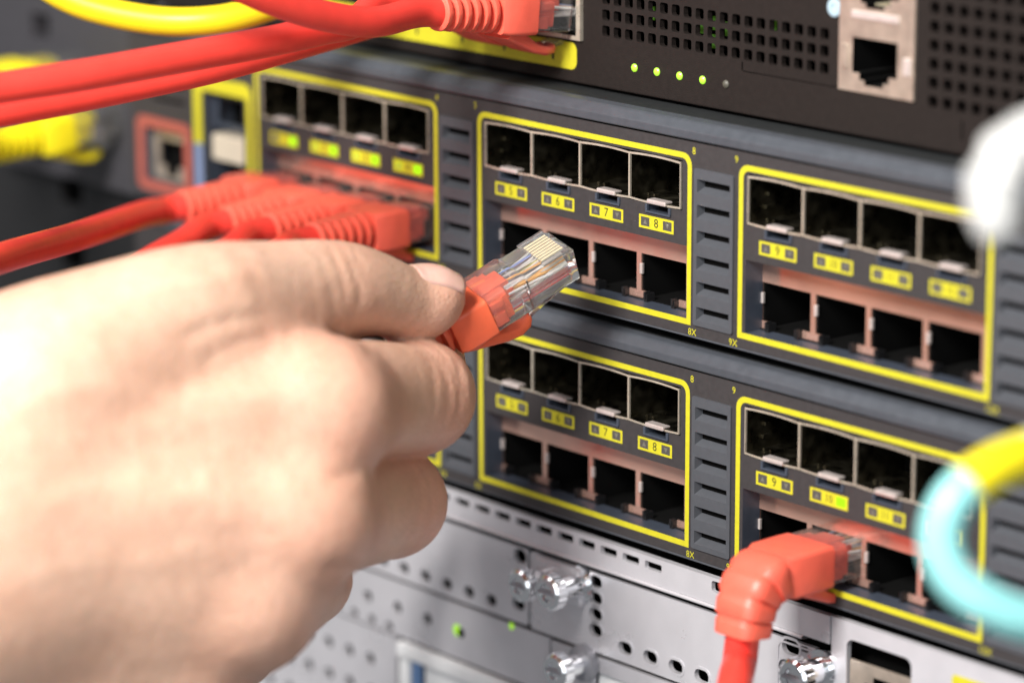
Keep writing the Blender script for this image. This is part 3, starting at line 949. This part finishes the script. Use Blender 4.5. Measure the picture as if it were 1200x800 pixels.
# four plugs in the first port group
px0 = [-PER + (POSTS[i] + POSTS[i + 1]) / 2 for i in range(4)]
LB = ('red network cable in the port beside the console sockets, running off straight',
      'red network cable in second port of the green lit group',
      'red network cable in third port of the green lit group',
      'red network cable in the green lit group port beside the slotted vent')
ends = [[at(165, 252, 730), at(90, 277, 690), at(0, 303, 645), at(-120, 345, 600)],
        [at(215, 284, 720), at(150, 325, 705), at(40, 430, 700)],
        [at(268, 294, 710), at(200, 335, 700), at(90, 440, 700)],
        [at(318, 302, 698), at(245, 345, 695), at(130, 440, 690)]]
for i in range(4):
    yd = [(0.10, 1, 0.03), (0.05, 1, 0.05), (0.02, 1, 0.03), (0.0, 1, 0.02)][i]
    patch_cable(LB[i], (px0[i], 17.0, -26.7), yd, ends[i], group='red cables in the green lit port group')

# the plug in the top appliance and its neighbour
patch_cable('red network cable in the black brown appliance above its yellow port strip', (15.5, 18.0, 20.3), (0.03, 1, -0.085),
            [at(440, 26, 656), at(390, 21, 648), at(335, 6, 640), at(270, -22, 632), at(150, -90, 620)], detail=True)
patch_cable('red network cable crossing in front of the switch end towards the appliance', (1.3, 18.0, 20.6), (-0.02, 1, -0.085),
            [at(415, 27, 666), at(375, 36, 660), at(310, 50, 652), at(200, 70, 640), at(100, 88, 630), at(0, 103, 622), at(-120, 122, 612)])
second = MB().tube(catmull([at(560, -35, 702), at(500, 2, 696), at(450, 22, 692), at(400, 38, 686), at(330, 58, 676), at(250, 80, 668), at(150, 102, 660), at(60, 120, 652), at(0, 131, 646), at(-120, 150, 636)], 12), 2.95, n=6).build('patch_cable', 'red')
second['label'] = 'bare red cable hanging just under the one crossing the switch end'
second['category'] = 'network cable'
yc = MB().tube(catmull([at(20, -40, 700), at(75, -4, 700), at(125, 14, 700), at(190, 25, 700), at(250, 24, 700), at(300, 13, 702), at(360, -12, 706), at(430, -50, 710)], 12), 2.95, n=6).build('patch_cable', 'ycable')
yc['label'] = 'thick yellow cable sagging above the red cables'
yc['category'] = 'network cable'

# plug in the lower switch
x10 = PER + (POSTS[1] + POSTS[2]) / 2
tl = [(0, -30.8, 0), (0, -33.4, -0.8), (0, -35.6, -3.2), (0, -36.7, -6.6), (0, -37.3, -10.6)]
patch_cable('red network cable with bent boot in the switch port above the silver chassis', (x10, 16.5, -26.7 - U), (-0.03, 1, 0.0),
            [at(862, 795, 622), at(852, 850, 610), at(835, 960, 595)], tail=tl, BL=11.4, ribs=4, fat=1, r=3.2, detail=True)

# yellow plugs beyond the switch end
for k, (tipx, tipz, lab) in enumerate(((-134.5, -18.5, 'yellow network cable plugged in by the mounting ear, lower of two'), (-149, -9.0, 'yellow network cable plugged in by the mounting ear, upper of two'))):
    patch_cable(lab, (tipx, 8.0, tipz), (0.05, 1, 0.12 - .04 * k), [at(-30 - 20 * k, 190 - 60 * k, 745), at(-120, 230 - 60 * k, 735)], jacket='ycable', boot='yboot', group='yellow cables by the mounting ear')

# aqua fibre loop with yellow tape
AD = 512
ap_ = catmull([at(1330, 500, AD + 20), at(1260, 512, AD + 12), at(1205, 532, AD + 6), at(1158, 552, AD + 2), at(1118, 585, AD), at(1103, 630, AD), at(1118, 675, AD), at(1155, 706, AD), at(1210, 728, AD + 2), at(1300, 745, AD + 8)], 14)
aq = thing('fibre_cable', 'looped aqua cable wrapped with yellow tape', 'fibre cable', tuple(ap_[len(ap_) // 2]))
off = Matrix.Translation(-Vector(ap_[len(ap_) // 2]))
MB().tube(ap_[44:], 3.25, n=6).xform(off).build('cable', 'cyan', aq)
MB().tube(ap_[22:51], 3.45, n=6).xform(off).build('tape_wrap', 'tape', aq)
MB().tube(ap_[0:29], 3.6, n=6).xform(off).build('sleeve', 'white', aq)

# white cable boot hanging in front of the upper switch
WD = 486
wh = thing('white_cable', 'white cable with fat rounded boot hanging in front of the upper switch', 'network cable', tuple(at(1165, 240, WD)))
offw = Matrix.Translation(-Vector(at(1165, 240, WD)))
wp = [at(1173, 283, WD), at(1172, 276, WD), at(1169, 258, WD), at(1166, 232, WD), at(1168, 208, WD), at(1180, 186, WD), at(1205, 168, WD), at(1245, 150, WD)]
MB().sweep(wp, [3.5, 6, 7.6, 8.6, 9, 9, 8.6, 8], [3.5, 6, 7.6, 8.6, 9, 9, 8.6, 8], [1.7, 2.9, 3.7, 4.2, 4.4, 4.4, 4.2, 3.9], up=(.3, .3, 1), n=6).xform(offw).build('boot', 'white', wh)
MB().tube(catmull([at(1230, 156, WD), at(1260, 143, WD), at(1330, 120, WD), at(1430, 100, WD)], 8), 3.4, n=6).xform(offw).build('cable', 'white', wh)


# ------------------------------------------------------------------ the hand
def cam_pt(u, v, d):
    return np.array([(u - 600) / FPX * d, (400 - v) / FPX * d, -d])


def build_hand():
    J = lambda u, v, d, r: (cam_pt(u, v, d), r)
    thumb = [J(60, 445, 600, 16.5), J(150, 398, 604, 14.3), J(238, 362, 610, 12.0), J(320, 345, 622, 9.8), J(392, 338, 633, 9.0), J(434, 343, 640, 8.0), J(472, 353, 646, 6.9), J(500, 352, 649, 5.9), J(516, 346, 650, 4.5)]
    index = [J(372, 482, 614, 12.2), J(430, 468, 632, 11.0), J(490, 466, 648, 10.1), J(496, 440, 664, 8.6), J(500, 418, 668, 7.6)]
    middle = [J(348, 606, 610, 12.4), J(408, 600, 632, 10.8), J(458, 588, 648, 9.9), J(452, 570, 668, 8.6), J(440, 540, 682, 7.6)]
    ring = [J(290, 700, 611, 12.0), J(330, 690, 634, 10.2), J(354, 674, 652, 9.0), J(356, 650, 668, 8.2), J(350, 620, 680, 7.2)]
    little = [J(215, 775, 614, 11), J(250, 770, 636, 9), J(275, 752, 652, 8.2), J(280, 730, 664, 7.2), J(280, 710, 672, 6.5)]
    palm = [
        [J(10, 560, 598, 15), J(190, 520, 605, 13), index[0]],
        [J(-10, 630, 594, 16), J(170, 610, 601, 13.5), middle[0]],
        [J(-30, 710, 596, 15.5), J(140, 695, 603, 13.2), ring[0]],
        [J(-50, 790, 602, 14), J(100, 780, 608, 12.6), little[0]],
        [J(110, 480, 611, 18), J(225, 430, 615, 14.5), J(300, 418, 626, 11.0), J(345, 408, 640, 9.0)],          # web and thenar
        [J(120, 620, 625, 20), J(250, 630, 630, 15)],                                      # palm
        [J(-30, 640, 602, 25), J(-260, 790, 592, 26), J(-600, 1000, 585, 28)],             # wrist and forearm
        [J(-30, 560, 602, 23), J(-260, 690, 592, 25), J(-600, 880, 585, 27)],
        [J(-20, 500, 602, 20), J(60, 455, 602, 16.5)],
    ]
    allp = [p for g in palm for p in g] + thumb + index + middle + ring + little
    vis = [p for p in allp if p[0][0] > -125]
    lo = np.array([-122, -98, -705.0])
    hi = np.array([6, 32, -556.0])
    h = 0.85
    N = np.ceil((hi - lo) / h).astype(int)
    ax = [lo[i] + h * np.arange(N[i]) for i in range(3)]
    X, Y, Z = np.meshgrid(*ax, indexing='ij')
    X = X.astype(np.float32); Y = Y.astype(np.float32); Z = Z.astype(np.float32)

    def cone(a, ra, b, rb, pad=14.0):
        # evaluated only near the bone
        lo_ = np.minimum(a - ra, b - rb) - pad
        hi_ = np.maximum(a + ra, b + rb) + pad
        i0 = np.clip(np.floor((lo_ - lo) / h).astype(int), 0, N)
        i1 = np.clip(np.ceil((hi_ - lo) / h).astype(int), 0, N)
        w = tuple(slice(p, q) for p, q in zip(i0, i1))
        out = np.full(X.shape, 40.0, np.float32)
        x, y, z = X[w], Y[w], Z[w]
        if x.size == 0:
            return out
        d = b - a
        L2 = float(d @ d)
        t = np.clip(((x - a[0]) * d[0] + (y - a[1]) * d[1] + (z - a[2]) * d[2]) / L2, 0, 1)
        q = np.sqrt((x - a[0] - t * d[0]) ** 2 + (y - a[1] - t * d[1]) ** 2 + (z - a[2] - t * d[2]) ** 2)
        out[w] = q - (ra + (rb - ra) * t)
        return out

    def smin(a, b, k):
        hh = np.clip(0.5 + 0.5 * (b - a) / k, 0, 1)
        return b + (a - b) * hh - k * hh * (1 - hh)

    def blur(f, it=6):
        for _ in range(it):
            for axis in range(3):
                g = f.copy()
                i0 = [slice(None)] * 3; i1 = [slice(None)] * 3; i2 = [slice(None)] * 3
                i0[axis] = slice(0, -2); i1[axis] = slice(1, -1); i2[axis] = slice(2, None)
                g[tuple(i1)] = 0.25 * f[tuple(i0)] + 0.5 * f[tuple(i1)] + 0.25 * f[tuple(i2)]
                f = g
        return f

    def chain(pts, k):
        q = catmull([np.r_[p, r] for p, r in pts], 3)
        r = None
        for a, b in zip(q[:-1], q[1:]):
            c = cone(a[:3], a[3], b[:3], b[3])
            if r is None:
                r = c
            else:
                np.minimum(r, c, out=r)
        return blur(r)

    def ball(u, v, d, r):
        p = cam_pt(u, v, d)
        return np.sqrt((X - p[0]) ** 2 + (Y - p[1]) ** 2 + (Z - p[2]) ** 2) - r

    P = None
    for g in palm:
        c = chain(g, 4)
        P = c if P is None else smin(P, c, 8.5)
    # knuckles of the back of the hand
    for (p, r) in (index[0], middle[0], ring[0]):
        c = np.sqrt((X - p[0]) ** 2 + (Y - p[1]) ** 2 + (Z - p[2] - 3.0) ** 2) - (r - 2.4)
        P = smin(P, c, 6)
    # tendons under the skin
    for pts, wr in ((index, (20, 555, 598)), (middle, (0, 625, 594)), (ring, (-20, 700, 597))):
        p, r = pts[0]
        w = cam_pt(*wr)
        P = smin(P, cone(p + np.array([-3., 3., r - 1.2]), 2.0, w + np.array([0., 4., 12.9]), 1.8), 4.5)
    F = None
    for pts, kp in ((thumb, 7), (index, 6), (middle, 6), (ring, 6), (little, 6)):
        c = chain(pts, 5 if pts is thumb else 3.5)
        if pts is thumb:
            # fuller ball of the thumb and knuckle
            c = smin(c, ball(476, 362, 650, 6.2), 4)
            c = smin(c, ball(505, 350, 650, 5.8), 3)
        else:
            p, r = pts[2]
            c = smin(c, np.sqrt((X - p[0]) ** 2 + (Y - p[1]) ** 2 + (Z - p[2]) ** 2) - (r + .1), 3)
        c = smin(P, c, kp)
        F = c if F is None else smin(F, c, 0.9)
    D = F
    # creases across the joints: fine ripples carried along the finger axis
    def ripple(a, b, centre, width, amp, wav, phase=0.0):
        nonlocal D
        d = (b - a) / np.linalg.norm(b - a)
        s = (X - centre[0]) * d[0] + (Y - centre[1]) * d[1] + (Z - centre[2]) * d[2]
        rr = np.sqrt((X - centre[0]) ** 2 + (Y - centre[1]) ** 2 + (Z - centre[2]) ** 2)
        wob = s + 0.5 * np.sin(0.55 * X + 0.8 * Y + phase) + .3 * np.sin(1.3 * Z + phase)
        D = D + amp * np.exp(-(s / width) ** 2) * np.exp(-(rr / 15) ** 4) * np.cos(2 * math.pi * wob / wav)
    ripple(thumb[3][0], thumb[4][0], thumb[4][0], 4.0, 0.07, 2.2)
    ripple(index[1][0], index[2][0], index[2][0] + np.array([0, 0, 4.]), 5, 0.12, 2.8, 1.0)
    ripple(middle[1][0], middle[2][0], middle[2][0] + np.array([0, 0, 4.]), 5, 0.12, 2.8, 2.0)
    ripple(cam_pt(330, 395, 628), cam_pt(450, 397, 632), cam_pt(385, 398, 628), 9, 0.10, 4.6, .5)
    # veins, folds and creases: lines drawn over the skin, raised or sunk
    UU = 600 + FPX * X / -Z
    VV = 400 - FPX * Y / -Z
    near = np.clip(1 - np.abs(D) / 5, 0, 1)

    def line(pts, amp, sig):
        nonlocal D
        q = catmull([np.array(p + (0,), float) for p in pts], 5)[:, :2]
        best = np.full(X.shape, 1e6, np.float32)
        x0, x1 = q[:, 0].min() - 6 * sig * 6, q[:, 0].max() + 6 * sig * 6
        sel = (UU > x0) & (UU < x1) & (near > 0)
        us, vs = UU[sel], VV[sel]
        bd = np.full(us.shape, 1e6, np.float32)
        for a, b in zip(q[:-1], q[1:]):
            d = b - a
            t = np.clip(((us - a[0]) * d[0] + (vs - a[1]) * d[1]) / float(d @ d), 0, 1)
            e = (us - a[0] - t * d[0]) ** 2 + (vs - a[1] - t * d[1]) ** 2
            # lines fade out at both ends
            np.minimum(bd, e, out=bd)
        ends = np.minimum((us - q[0, 0]) ** 2 + (vs - q[0, 1]) ** 2, (us - q[-1, 0]) ** 2 + (vs - q[-1, 1]) ** 2)
        fade = 1 - np.exp(-ends / (12.0 * 12.0))
        tmp = np.zeros(X.shape, np.float32)
        tmp[sel] = amp * np.exp(-bd / (sig * 6.3) ** 2) * fade * near[sel]
        D = D - tmp
    for pts, amp, sig in (
        ([(20, 470), (110, 455), (190, 470), (270, 455), (330, 470)], .32, 2.0),
        ([(40, 600), (120, 570), (200, 585), (260, 560)], .35, 2.1),
        ([(10, 690), (90, 660), (170, 662), (240, 640)], .18, 2.4),
        ([(60, 380), (140, 350), (230, 330), (300, 322)], .3, 1.8),
        ([(368, 288), (378, 305), (388, 335), (390, 362)], -.30, .75),
        ([(381, 284), (393, 303), (404, 335), (406, 366)], -.38, .8),
        ([(396, 286), (409, 306), (420, 338), (421, 368)], -.30, .75),
        ([(410, 292), (424, 312), (434, 340)], -.22, .7),
        ([(315, 378), (285, 372), (240, 384), (205, 402)], -.55, 1.2),
        ([(330, 392), (300, 396), (262, 410), (232, 432)], -.30, 1.0),
        ([(352, 394), (340, 410), (322, 425)], -.28, .9),
        ([(395, 396), (392, 412), (384, 428)], -.22, .8),
        ([(430, 398), (432, 414), (428, 430)], -.18, .8),
        ([(514, 410), (524, 440), (524, 480), (512, 515)], -.30, .8),
        ([(528, 414), (538, 442), (538, 478), (526, 510)], -.34, .8),
        ([(500, 408), (509, 440), (508, 482), (497, 518)], -.22, .8),
        ([(484, 548), (494, 570), (490, 600), (474, 625)], -.28, .8),
        ([(498, 548), (507, 570), (503, 598), (488, 622)], -.28, .8),
        ([(430, 556), (400, 556), (376, 566)], -.6, 1.3),
        ([(424, 668), (395, 664), (370, 672)], -.6, 1.3),
    ):
        line(pts, amp, sig)
    # large soft unevenness, tendons
    D = D + 0.12 * np.sin(0.11 * X + 0.09 * Y) * np.sin(0.12 * Y - 0.1 * Z) 

    # naive surface nets
    S = D < 0
    n0, n1, n2 = D.shape
    acc = np.zeros((n0 - 1, n1 - 1, n2 - 1, 3), np.float32)
    cnt = np.zeros((n0 - 1, n1 - 1, n2 - 1), np.float32)
    cor = [(i, j, k) for i in (0, 1) for j in (0, 1) for k in (0, 1)]
    sl = lambda c: tuple(slice(c[i], D.shape[i] - 1 + c[i]) for i in range(3))
    for a in cor:
        for axis in range(3):
            if a[axis] == 0:
                b = list(a); b[axis] = 1
                da, db = D[sl(a)], D[sl(b)]
                cross = (da < 0) != (db < 0)
                t = np.where(cross, da / (da - db + 1e-20), 0)
                for q in range(3):
                    acc[..., q] += np.where(cross, a[q] + (t if q == axis else 0), 0)
                cnt += cross
    act = cnt > 0
    idx = -np.ones(act.shape, np.int64)
    idx[act] = np.arange(act.sum())
    cell = np.argwhere(act)
    V = (cell + acc[act] / cnt[act][:, None]) * h + lo
    quads = []
    for axis in range(3):
        b = [0, 0, 0]; b[axis] = 1
        s0 = [slice(None)] * 3; s1 = [slice(None)] * 3
        s0[axis] = slice(0, -1); s1[axis] = slice(1, None)
        ch = S[tuple(s0)] != S[tuple(s1)]
        e = np.argwhere(ch)
        o1, o2 = [(1, 2), (2, 0), (0, 1)][axis]
        ok = (e[:, o1] > 0) & (e[:, o2] > 0) & (e[:, o1] < D.shape[o1] - 1) & (e[:, o2] < D.shape[o2] - 1)
        e = e[ok]
        def g(d1, d2):
            q = e.copy(); q[:, o1] += d1; q[:, o2] += d2
            return idx[q[:, 0], q[:, 1], q[:, 2]]
        Q = np.stack([g(-1, -1), g(0, -1), g(0, 0), g(-1, 0)], 1)
        inside = S[e[:, 0], e[:, 1], e[:, 2]]
        Q[~inside] = Q[~inside][:, ::-1]
        quads.append(Q)
    Q = np.concatenate(quads)
    # light smoothing
    ed = np.concatenate([Q[:, [0, 1]], Q[:, [1, 2]], Q[:, [2, 3]], Q[:, [3, 0]]])
    ed = np.concatenate([ed, ed[:, ::-1]])
    deg = np.bincount(ed[:, 0], minlength=len(V)).astype(float)[:, None]
    for it in range(4):
        sm = np.stack([np.bincount(ed[:, 0], V[ed[:, 1], q], minlength=len(V)) for q in range(3)], 1) / np.maximum(deg, 1)
        V = V + (sm - V) * (0.55 if it % 2 == 0 else -0.42)
    # flush on knuckles and finger ends
    fl = np.zeros(len(V))
    for (p, r), amp, wid in ((index[0], .75, 14), (middle[0], .7, 14), (ring[0], .6, 13), (index[2], .8, 12), (middle[2], .8, 12), (ring[2], .5, 10), (thumb[4], .45, 8), (thumb[8], .5, 9)):
        fl = np.maximum(fl, amp * np.exp(-(np.linalg.norm(V - p, axis=1) / wid) ** 2))
    Wd = V @ CM.T + CAM
    base = CAM + CM @ thumb[2][0]
    root_loc = base
    me = bpy.data.meshes.new('hand')
    me.from_pydata(((Wd - root_loc) * MM).tolist(), [], Q.tolist())
    me.polygons.foreach_set('use_smooth', [True] * len(me.polygons))
    me.materials.append(M['skin'])
    att = me.attributes.new('flush', 'FLOAT', 'POINT')
    att.data.foreach_set('value', fl.astype(np.float32))
    me.update()
    ho = link('hand', me)
    ho.location = root_loc * MM
    ho['label'] = 'bare hand pinching the orange red network plug between thumb and forefinger'
    ho['category'] = 'hand'

    # nail: a curved plate laid on the skin of the thumb end
    def sample(p):
        g = (p - lo) / h
        i = np.clip(np.floor(g).astype(int), 0, np.array(D.shape) - 2)
        f = g - i
        r = 0
        for a in (0, 1):
            for b in (0, 1):
                for c in (0, 1):
                    w = (f[0] if a else 1 - f[0]) * (f[1] if b else 1 - f[1]) * (f[2] if c else 1 - f[2])
                    r += w * D[i[0] + a, i[1] + b, i[2] + c]
        return r
    A, B = cam_pt(468, 330, 645), cam_pt(520, 340, 649)
    ay = (B - A) / np.linalg.norm(B - A)
    up = np.array([0.16, 0.96, 0.16])
    up -= ay * (up @ ay); up /= np.linalg.norm(up)
    sd = np.cross(ay, up)
    nv, nf, NU, NV = [], [], 12, 12
    Ln, Wn = 11.0, 12.0
    cen = cam_pt(503, 349, 648.5)
    for i in range(NU + 1):
        for j in range(NV + 1):
            a = -1 + 2 * i / NU
            b = -1 + 2 * j / NV
            # rounded root end
            lim = math.sqrt(max(0.0, 1 - 0.30 * b * b)) if a > 0 else 1 - 0.22 * b ** 4
            o_ = cen + ay * (a * lim * Ln / 2) + up * 14
            ang = b * math.radians(54)
            dirv = -(up * math.cos(ang) + sd * math.sin(ang))
            o_ = cen + ay * (a * lim * Ln / 2) - dirv * 16
            t = 0.0
            for _ in range(40):
                q = sample(o_ + dirv * t)
                t += q * .8
                if abs(q) < .01:
                    break
            p = o_ + dirv * (t - 0.12 + (0.0 if abs(b) < .85 else .3) + (.5 if a < -.85 else .12 if a < -.6 else 0))
            if a > 0.8:
                p = p + ay * .5 - dirv * .12
            nv.append(p)
    for i in range(NU):
        for j in range(NV):
            k = i * (NV + 1) + j
            nf.append((k, k + 1, k + NV + 2, k + NV + 1))
    nw = np.array(nv) @ CM.T + CAM
    nm = bpy.data.meshes.new('thumb_nail')
    nm.from_pydata(((nw - root_loc) * MM).tolist(), [], nf)
    nm.polygons.foreach_set('use_smooth', [True] * len(nf))
    nm.materials.append(M['nail'])
    no = link('thumb_nail', nm, ho)
    sol = no.modifiers.new('thickness', 'SOLIDIFY')
    sol.thickness = 0.0004
    sol.offset = 0
    return ho


build_hand()
